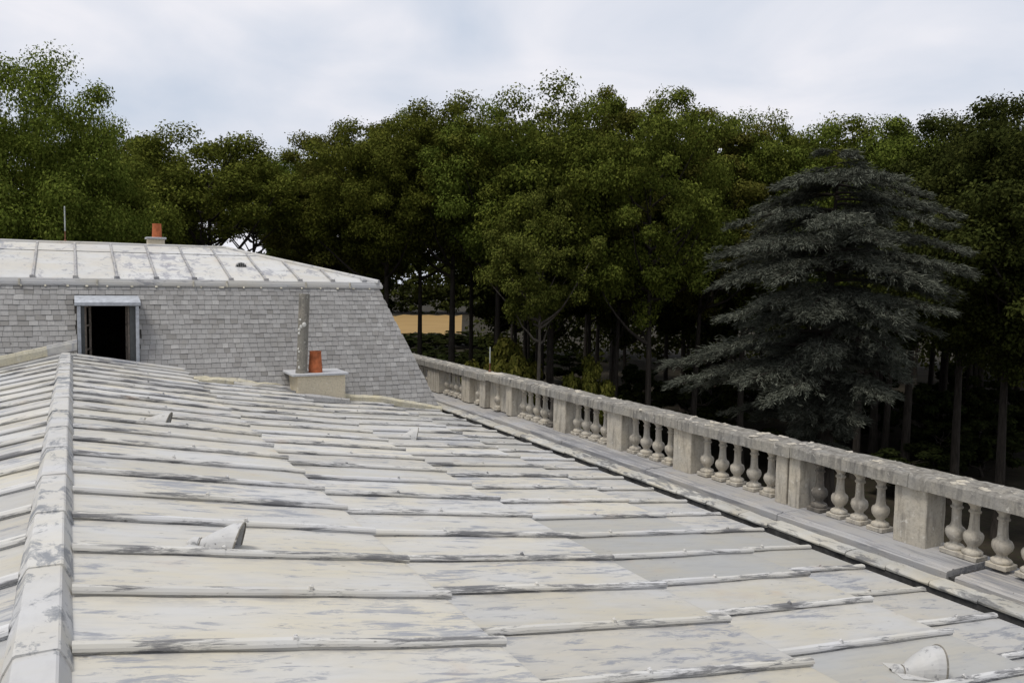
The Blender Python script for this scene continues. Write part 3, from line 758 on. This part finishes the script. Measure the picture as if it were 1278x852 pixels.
# ------------------------------------------------------------------ conical roof vents
def vent(loc, slope, sc, label, squash=1.0, turn=0.0):
    t = thing('roof_vent', label, 'roof vent', loc, 'small zinc roof vents')
    t.rotation_euler = (Matrix.Rotation(slope, 3, 'Y') @ Matrix.Rotation(turn, 3, 'Z')).to_euler()
    n = 16; L = .26*sc; r0, r1, h = .040*sc, .135*sc, .19*sc*squash
    vs = []; fs = []
    st = [(-L*.28, r0*.5, r0*.4), (-L*.16, r0*1.05, r0*1.15), (0, r0*1.0, r0*1.2), (.005, r0*.9, r0*1.0), (.03*sc, r0*1.1, r0*1.25), (L*.45, r1*.72, h*.62), (L*.8, r1*.93, h*.93), (L, r1, h)]
    for i, (x, w, hh) in enumerate(st):
        for k in range(n+1):
            a = math.pi*k/n
            j = mn.noise(Vector((x*11, a*2.2, loc[1])))*.006*sc*(i > 4)
            vs.append((x + (.02*sc*math.sin(a) if i == len(st)-1 else 0)+j, -math.cos(a)*(w+j), math.sin(a)**.85*(hh+j)))
    q = n+1
    for i in range(len(st)-1):
        for k in range(n): fs.append((i*q+k, i*q+k+1, (i+1)*q+k+1, (i+1)*q+k))
    b = len(vs); x1 = L*.93                              # inner skin so that the mouth has an edge and a hollow
    for (x, w, hh) in ((L, r1*.93, h*.93), (L*.55, r1*.7, h*.6)):
        for k in range(n+1):
            a = math.pi*k/n; vs.append((x+(.02*sc*math.sin(a) if x == L else 0), -math.cos(a)*w, math.sin(a)**.85*hh))
    for k in range(n):
        fs.append(((len(st)-1)*q+k, (len(st)-1)*q+k+1, b+k+1, b+k)); fs.append((b+k, b+k+1, b+q+k+1, b+q+k))
    link('cone', mesh('cone', vs, fs, M['vent'], False), t)
    mouth = [(L*.6, -math.cos(math.pi*k/n)*r1*.72, math.sin(math.pi*k/n)*h*.65) for k in range(n+1)]
    link('mouth', mesh('mouth', mouth, [tuple(range(n+1))], M['dark']), t)  # dark plate across the hollow, its colour standing for the shade inside
    dark_arc = MB(); dark_arc.tube([(L+.004+.02*sc*math.sin(math.pi*k/n), -math.cos(math.pi*k/n)*r1*1.0, math.sin(math.pi*k/n)**.85*h+.002) for k in range(n+1)], [.0065]*(n+1), 5)  # added dark outline, drawn for the shaded edge of the mouth
    link('dark_arc', dark_arc.me('dark_arc', M['pipe']), t)
    dark_arc = MB(); dark_arc.tube([(.012, -math.cos(math.pi*k/8)*r0*1.03, math.sin(math.pi*k/8)*r0*1.16) for k in range(9)], [.004]*9, 4)
    link('collar', dark_arc.me('collar', M['pipe']), t)
    fl = MB(); fl.box(-L*.22, L*1.04, -r1*.98, r1*.98, -.004, .003)
    link('flange', roughen(fl.me('flange', M['vent']), .06, .004, loc[1]), t)
    return t
S1 = math.atan(.352/1.99)
vent((.70, 5.40, roof_z(.70)+.004), S1, .90, 'conical zinc vent near the ridge, closest to the viewer on the upper sheets', 1.0, -R(24))
vent((.73, 10.35, roof_z(.73)+.004), S1, .98, 'conical zinc vent on the upper sheets, farther along the ridge towards the dormer', .8, -R(18))
vent((4.72, 12.62, roof_z(4.72)+.004), math.atan(.21/2.04), .95, 'small conical vent on the lower sheets near the far gutter', 1.0, -R(20))
vent((4.92, 3.52, roof_z(4.92)+.004), math.atan(.21/2.04), .95, 'large rounded zinc vent on a bare grey sheet near the right bottom corner', 1.05, -R(22))
vent((-1.22, 13.6, -.19), -R(11.2), .9, 'small vent on the slope left of the ridge', .8, math.pi)

# ------------------------------------------------------------------ ground
GZ = -10.5
link('forest_floor', mesh('forest_floor', [(-2500, -2500, GZ), (2500, -2500, GZ), (2500, 2500, GZ), (-2500, 2500, GZ)], [(0, 1, 2, 3)], M['ground']))['kind'] = 'structure'
fp = [pix(486+8.2*k, 380, 188+random.uniform(-9, 9)) for k in range(12)] + [pix(577-10.4*k, 380, 288+random.uniform(-8, 12)) for k in range(10)]
link('field', mesh('field', [(p.x, p.y, GZ+.03) for p in fp], [tuple(range(len(fp)))], M['field']))['kind'] = 'structure'

# ------------------------------------------------------------------ trees
def leaf_cloud(rng, centers, radii, per, size, flat=.62, upbias=.6):
    n = len(centers); C_ = np.repeat(centers, per, 0); Rr = np.repeat(radii, per)
    d = rng.normal(size=(n*per, 3)); d /= np.linalg.norm(d, axis=1)[:, None]
    rad = rng.random(n*per)**.42
    off = d*rad[:, None]*Rr[:, None]; off[:, 2] *= flat*.9
    off += rng.normal(size=off.shape)*Rr[:, None]*.10
    p = C_ + off
    nrm = d*.9 + rng.normal(size=d.shape)*.55; nrm[:, 2] += upbias
    nrm /= np.linalg.norm(nrm, axis=1)[:, None]
    a = np.cross(nrm, rng.normal(size=nrm.shape)); a /= np.linalg.norm(a, axis=1)[:, None]
    b = np.cross(nrm, a)
    s = size*(.65+.7*rng.random(n*per))[:, None]
    v = np.stack([p-a*s, p-b*s*.55+a*s*.1, p+a*s, p+b*s*.55+a*s*.1-nrm*s*.25], 1).reshape(-1, 3)
    return v, np.arange(len(v)).reshape(-1, 4)
def make_tree(seed, H, Rc, base, nclump, per, size, leafm, barkm, lean=0.0, lump=.34, shape=1.0, trunk_r=.28):
    """returns trunk mesh and crown mesh; foot at the origin"""
    rng = np.random.default_rng(seed); rd_ = random.Random(seed)
    zc = (H+base)/2; hz = (H-base)/2
    cen = []; rr = []
    tries = 0
    while len(cen) < nclump and tries < 9000:
        tries += 1
        d = rng.normal(size=3); d /= np.linalg.norm(d); rho = rng.uniform(.35, 1.0)**.6
        p = d*rho
        tz = p[2]
        w = 1.0 if tz > -.3 else 1.0 - .35*(-tz-.3)
        bump = 1 + lump*mn.noise(Vector((d[0]*1.9+seed, d[1]*1.9, d[2]*1.9)))
        c = np.array([p[0]*Rc*w*bump, p[1]*Rc*w*bump, zc+tz*hz*.92*bump*shape])
        r_ = Rc*rng.uniform(.13, .23)
        if any(np.linalg.norm(c-o)/(r_+q) < .40 for o, q in zip(cen, rr)): continue
        cen.append(c); rr.append(r_)
    cen = np.array(cen); rr = np.array(rr)
    v, q = leaf_cloud(rng, cen, rr, per, size)
    crown = npmesh('crown', v, q, leafm); crown['top'] = float(np.percentile(v[:, 2], 99.7))
    mb = MB(); bend = [rd_.uniform(-.4, .4) for _ in range(4)]
    def axis(z):
        u = z/H; return Vector((lean*u*H*.2 + bend[0]*math.sin(u*4+bend[1]), bend[2]*math.sin(u*3.3+bend[3]), z))
    zt = base + (H-base)*.62
    zs = [zt*k/9 for k in range(10)]
    mb.tube([axis(z) for z in zs], [trunk_r*(1.35 if k == 0 else 1.0)*(1-.82*k/9) for k in range(10)], 8)
    idx = list(range(len(cen))); rd_.shuffle(idx)
    for i in idx[:26]:
        c = Vector(cen[i]); z0 = max(base*.72, min(zt*.95, c.z - (Vector((c.x, c.y)).length)*rd_.uniform(.5, .9)))
        a = axis(z0); r0 = trunk_r*(1-.82*z0/zt)*.55+.02
        pts = []
        for k in range(6):
            t = k/5; p = a.lerp(c, t); p.z += -math.sin(t*math.pi)*.10*(c-a).length
            p += Vector((rd_.uniform(-.1, .1), rd_.uniform(-.1, .1), rd_.uniform(-.08, .08)))*(k not in (0, 5))
            pts.append(p)
        mb.tube(pts, [r0*(1-.85*k/5)+.008 for k in range(6)], 5, False)
    return mb.me('trunk', barkm, True), crown
PROTO = {
 'round': make_tree(1, 20, 5.4, 8.2, 150, 600, .084, M['leaf'], M['bark_dark']),
 'tall': make_tree(2, 22, 5.0, 10.0, 150, 600, .084, M['leaf_olive'], M['bark_dark'], trunk_r=.26),
 'broad': make_tree(3, 20, 6.4, 8.4, 175, 580, .088, M['leaf'], M['bark_dark'], trunk_r=.34),
 'high': make_tree(10, 22, 5.6, 11.6, 150, 600, .086, M['leaf'], M['bark_dark'], trunk_r=.34),
 'light': make_tree(4, 17, 4.2, 9.2, 110, 500, .080, M['leaf_olive'], M['bark_grey'], trunk_r=.24),
 'near': make_tree(5, 20, 6.0, 5.0, 240, 860, .064, M['leaf_bright'], M['bark_dark'], trunk_r=.4, lump=.16),
 'open': make_tree(9, 20, 5.4, 13.6, 95, 520, .086, M['leaf'], M['bark_dark'], trunk_r=.30),
 'dark': make_tree(12, 20, 5.8, 7.0, 160, 570, .090, M['leaf_dark'], M['bark_dark'], trunk_r=.30, lump=.26),  # leaves darkened to put the shade on the right-hand side into their colour
 'deep': make_tree(7, 20, 5.4, 5.5, 90, 300, .18, M['leaf_dark'], M['bark_dark']),
 'deep2': make_tree(8, 22, 5.0, 7.0, 84, 300, .18, M['leaf_dark'], M['bark_dark'], trunk_r=.26),
}
def tree(kind, px, ytop, dist, label, name='broadleaf_tree', wide=1.0, group=None, rz=None, cat='tree', ground=GZ):
    top = pix(px, ytop, dist); h = top.z - ground
    tr, cr_ = PROTO[kind]; s = h/cr_['top']
    t = thing(name, label, cat, (top.x, top.y, ground), group)
    t.rotation_euler = (0, 0, random.uniform(0, 6.28) if rz is None else rz)
    t.scale = (wide, wide, s)
    link('trunk', tr, t); link('crown', cr_, t)
    return t
FR = 'broadleaf trees along the edge of the wood'
T_ = [
 ('near', 10, 74, 34, 'huge bright green tree at the left edge, tallest on that side', .70),
 ('near', -125, 84, 37, 'bright green tree at the left border of the photo, mostly cut off', .8),
 ('round', 88, 182, 42, 'bushy green tree low beside the tall tree at the left edge', .75),
 ('tall', 152, 172, 62, 'olive brown topped tree behind the lightning rod of the pavilion', 1.1),
 ('round', 180, 180, 60, 'green tree directly behind the small ridge chimney', .8),
 ('open', 258, 171, 54, 'round crowned tree with bare dark limbs showing sky, right of the ridge chimney', 1.1),
 ('open', 350, 194, 78, 'distant tree in the lowest dip of the treetop line', 1.1),
 ('open', 318, 206, 84, 'thin distant tree with bare stems beside the dip in the treetop line', .9),
 ('tall', 428, 160, 56, 'olive tree at the left shoulder of the big central wood', .95),
 ('high', 482, 150, 52, 'dense green tree above the right end of the slate pavilion', .85),
 ('high', 566, 130, 52, 'wide crowned tree above the patch of dry field', .92),
 ('high', 527, 146, 55, 'narrow tree whose trunk crosses the patch of dry field', .7),
 ('high', 625, 140, 50, 'tall olive tree filling the gap left of the highest central crown', .85),
 ('light', 673, 236, 45, 'slender nearer tree with a lower crown and one straight pale trunk', .72),
 ('broad', 697, 122, 50, 'highest crown in the middle of the wood', .95),
 ('high', 592, 160, 58, 'narrow tree standing at the right end of the dry field', .7),
 ('tall', 775, 122, 50, 'tall narrow tree between the two highest crowns', .75),
 ('round', 818, 118, 47, 'high tree with a long thin bare trunk left of the cedar', .85),
 ('tall', 880, 150, 54, 'olive tree whose top stands left above the cedar', .95),
 ('round', 940, 150, 56, 'bright topped tree behind the left side of the cedar', .9),
 ('broad', 1010, 155, 58, 'wide tree right behind the tip of the cedar', .9),
 ('round', 1085, 152, 56, 'bright green tree behind the right side of the cedar', .9),
 ('dark', 1150, 152, 58, 'shade-darkened green tree between the cedar and the right border', 1.0),
 ('dark', 1215, 152, 52, 'shade-darkened spreading tree right of the cedar', .9),
 ('dark', 1276, 132, 46, 'tall shade-darkened green tree at the right border of the photo', .9),
 ('dark', 1370, 110, 44, 'green tree just past the right border with one branch in view', 1.0),
]
for kind, px, yt, d, lab, w in T_: tree(kind, px, yt, d, lab, wide=w, group=FR)
# trees deep in the wood: nothing tells them apart
for k in range(95):
    px = random.uniform(395, 1420); d = random.uniform(60, 125)
    if 470 < px < 615 and d > 56: continue
    kd = random.choice(['deep', 'deep2'])
    yt = random.uniform(150, 215) + (30 if px < 480 else 15 if px > 850 else 0)
    tree(kd, px, yt, d, 'dark tree deep in the wood behind the front row', wide=random.uniform(.8, 1.15), group='trees deep in the wood')
# low growth between the trunks
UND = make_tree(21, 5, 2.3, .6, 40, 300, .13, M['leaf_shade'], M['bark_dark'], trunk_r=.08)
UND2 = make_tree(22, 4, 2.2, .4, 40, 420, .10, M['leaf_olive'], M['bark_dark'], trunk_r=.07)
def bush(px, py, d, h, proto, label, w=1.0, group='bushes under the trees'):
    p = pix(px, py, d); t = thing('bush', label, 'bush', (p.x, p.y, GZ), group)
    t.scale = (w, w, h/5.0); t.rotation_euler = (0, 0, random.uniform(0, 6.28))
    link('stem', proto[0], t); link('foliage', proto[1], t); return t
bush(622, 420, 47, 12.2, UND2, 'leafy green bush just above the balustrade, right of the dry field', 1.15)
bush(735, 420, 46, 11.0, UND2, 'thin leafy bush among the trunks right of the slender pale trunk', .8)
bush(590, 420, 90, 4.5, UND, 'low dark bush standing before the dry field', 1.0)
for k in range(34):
    bush(random.uniform(640, 1400), 420, random.uniform(52, 100), random.uniform(2.5, 6.5), UND, 'low dark bush added to darken the open ground before the dry field', random.uniform(.8, 1.5), 'bushes deep in the shade')
for k in range(17):  # row added as the dark band of shaded floor before the field
    bush(470+9.5*k+random.uniform(-3, 3), 420, random.uniform(145, 166), random.uniform(1.8, 3.0), UND, 'low bush in the row added to darken the ground before the dry field', random.uniform(1.2, 1.7), 'added bushes in a row before the dry field')
for k in range(34):  # added dark bushes over lit ground, in place of shaded forest floor
    d = random.uniform(60, 140); bush(random.uniform(462, 606), 420, d, max(1.2, (12.05-.074*d)*random.uniform(.45, .85)), UND, 'low dark bush added to darken the open ground before the dry field', random.uniform(1.0, 1.6), 'bushes deep in the shade')
# far wood closing the view
def far_wood(name, az0, az1, d0, d1, n, hmax, size, m):
    rng = np.random.default_rng(77); az = np.radians(rng.uniform(az0, az1, n)); d = rng.uniform(d0, d1, n)
    z = GZ + hmax*rng.random(n)**.8
    c = np.stack([EYE.x+np.sin(az)*d, EYE.y+np.cos(az)*d, z], 1)
    v, q = leaf_cloud(rng, c, np.full(n, 2.2), 22, size)
    o = link(name, npmesh(name, v, q, m)); o['kind'] = 'stuff'; return o
far_wood('far_wood', 25.5, 78, 126, 150, 2600, 20, .42, M['leaf_dark'])
far_wood('far_treeline', 4, 34, 300, 330, 2000, 21, .8, M['leaf_dark'])
far_wood('far_treeline', -30, 2, 120, 150, 1500, 16, .42, M['leaf'])

# ------------------------------------------------------------------ cedar
def cedar(px, ytop, dist):
    rng = np.random.default_rng(5); rd_ = random.Random(5)
    top = pix(px, ytop, dist); H = top.z - GZ
    t = thing('cedar_tree', 'broad blue-grey cedar with layered drooping branches beyond the balustrade', 'cedar', (top.x, top.y, GZ))
    mb = MB(); mb.tube([(0, 0, 0), (.1, 0, H*.3), (-.05, .1, H*.6), (.05, 0, H*.97)], [.45, .34, .2, .03], 9)
    P = []; D = []; S = []
    # limbs: many, longest low down, in uneven tiers; the viewer's left side carries the longest low limb
    toview = math.atan2(EYE.y-top.y, EYE.x-top.x); left = toview - math.pi/2
    prof = [(.30, .5, .3), (.45, 1.6, .5), (.545, 3.6, 1.2), (.60, 5.7, 1.9), (.655, 4.3, 2.7), (.72, 3.9, 3.4), (.80, 3.75, 3.75), (.88, 3.7, 3.7), (.935, 2.9, 3.3), (.972, 1.8, 2.3), (1.0, .5, .6)]
    def reach(u, az):
        for (u0, l0, r0), (u1, l1, r1) in zip(prof, prof[1:]):
            if u <= u1:
                f = (u-u0)/(u1-u0); l = l0+(l1-l0)*f; r_ = r0+(r1-r0)*f; c = math.cos(az-left)
                m_ = min(4.2, (l+r_)*.5)
                return m_ + (l-m_)*max(0, c)**2 + (r_-m_)*max(0, -c)**2
        return .4
    limbs = []
    n_l = 168
    for i in range(n_l):
        u = .42+.575*((i+.5)/n_l)**.9; az = i*2.399 + rd_.uniform(-.35, .35)
        u = .5*u + .5*round(u*20)/20 + rd_.gauss(0, .014)
        full = .95*reach(min(u, 1), az)
        limbs.append((H*u, az, max(.5, full*(rd_.uniform(.86, 1.08) if i % 3 else rd_.uniform(.5, .8)))))
    for z, az, L in limbs:
        d = Vector((math.cos(az), math.sin(az), 0)); side = Vector((-d.y, d.x, 0))
        n = 9; pts = []
        rise = rd_.uniform(-.06, .24); cur = rd_.uniform(-.12, .12)
        for k in range(n):
            s = k/(n-1)
            pts.append(Vector((0, 0, z)) + d*(L*s) + side*(cur*L*s*s) + Vector((0, 0, L*(rise*s - (rise+.16)*s*s*1.05))))
        mb.tube(pts, [.075*(L/5)*(1-.85*k/(n-1))+.008 for k in range(n)], 5, False)
        nb = int(8+L*6)
        for b in range(nb):
            s = .22 + .78*(b+rd_.random())/nb
            k = min(n-2, int(s*(n-1))); f = s*(n-1)-k; a = pts[k].lerp(pts[k+1], f)
            sgn = 1 if b % 2 else -1
            bl = (.30+.22*L*(1-abs(s-.55)))*rd_.uniform(.6, 1.1)*(1.0 if s < .95 else .6)
            bd = (d*rd_.uniform(.35, .95) + side*sgn*rd_.uniform(.5, 1.0)).normalized()
            if s > .9: bd = (d + side*sgn*rd_.uniform(0, .5)).normalized()
            drp = rd_.uniform(.10, .50)
            m_ = int(8+bl*26)
            for q in range(m_):
                w = (q+rd_.random())/m_
                P.append(a + bd*(bl*w) + Vector((0, 0, .10*bl*w - drp*bl*w*w + rd_.gauss(0, .025))) + side*rd_.gauss(0, .05))
                D.append((bd*1.0 + side*rd_.gauss(0, .42) + d*rd_.gauss(.15, .30) + Vector((0, 0, rd_.gauss(-.22, .22)))).normalized()); S.append(.12*rd_.uniform(.6, 1.25))
    P = np.array(P); D = np.array(D); S = np.array(S)[:, None]
    # each spray is three slim tufts fanned round its twig
    V = []
    for r_ in range(3):
        dd = D + rng.normal(size=D.shape)*.30; dd /= np.linalg.norm(dd, axis=1)[:, None]
        up = np.tile(np.array([0, 0, 1.0]), (len(P), 1)) + rng.normal(size=D.shape)*.5
        sd_ = np.cross(dd, up); sd_ /= np.linalg.norm(sd_, axis=1)[:, None]
        p0 = P + rng.normal(size=P.shape)*.03
        V.append(np.stack([p0-dd*S*.3, p0+sd_*S*.10+dd*S*.4, p0+dd*S*1.35, p0-sd_*S*.10+dd*S*.4], 1).reshape(-1, 3))
    V = np.concatenate(V); q = np.arange(len(V)).reshape(-1, 4)
    link('trunk', mb.me('trunk', M['bark_dark'], True), t); link('foliage', npmesh('foliage', V, q, M['needle']), t)
    print('cedar quads', len(q)); return t
cedar(1045, 196, 28)
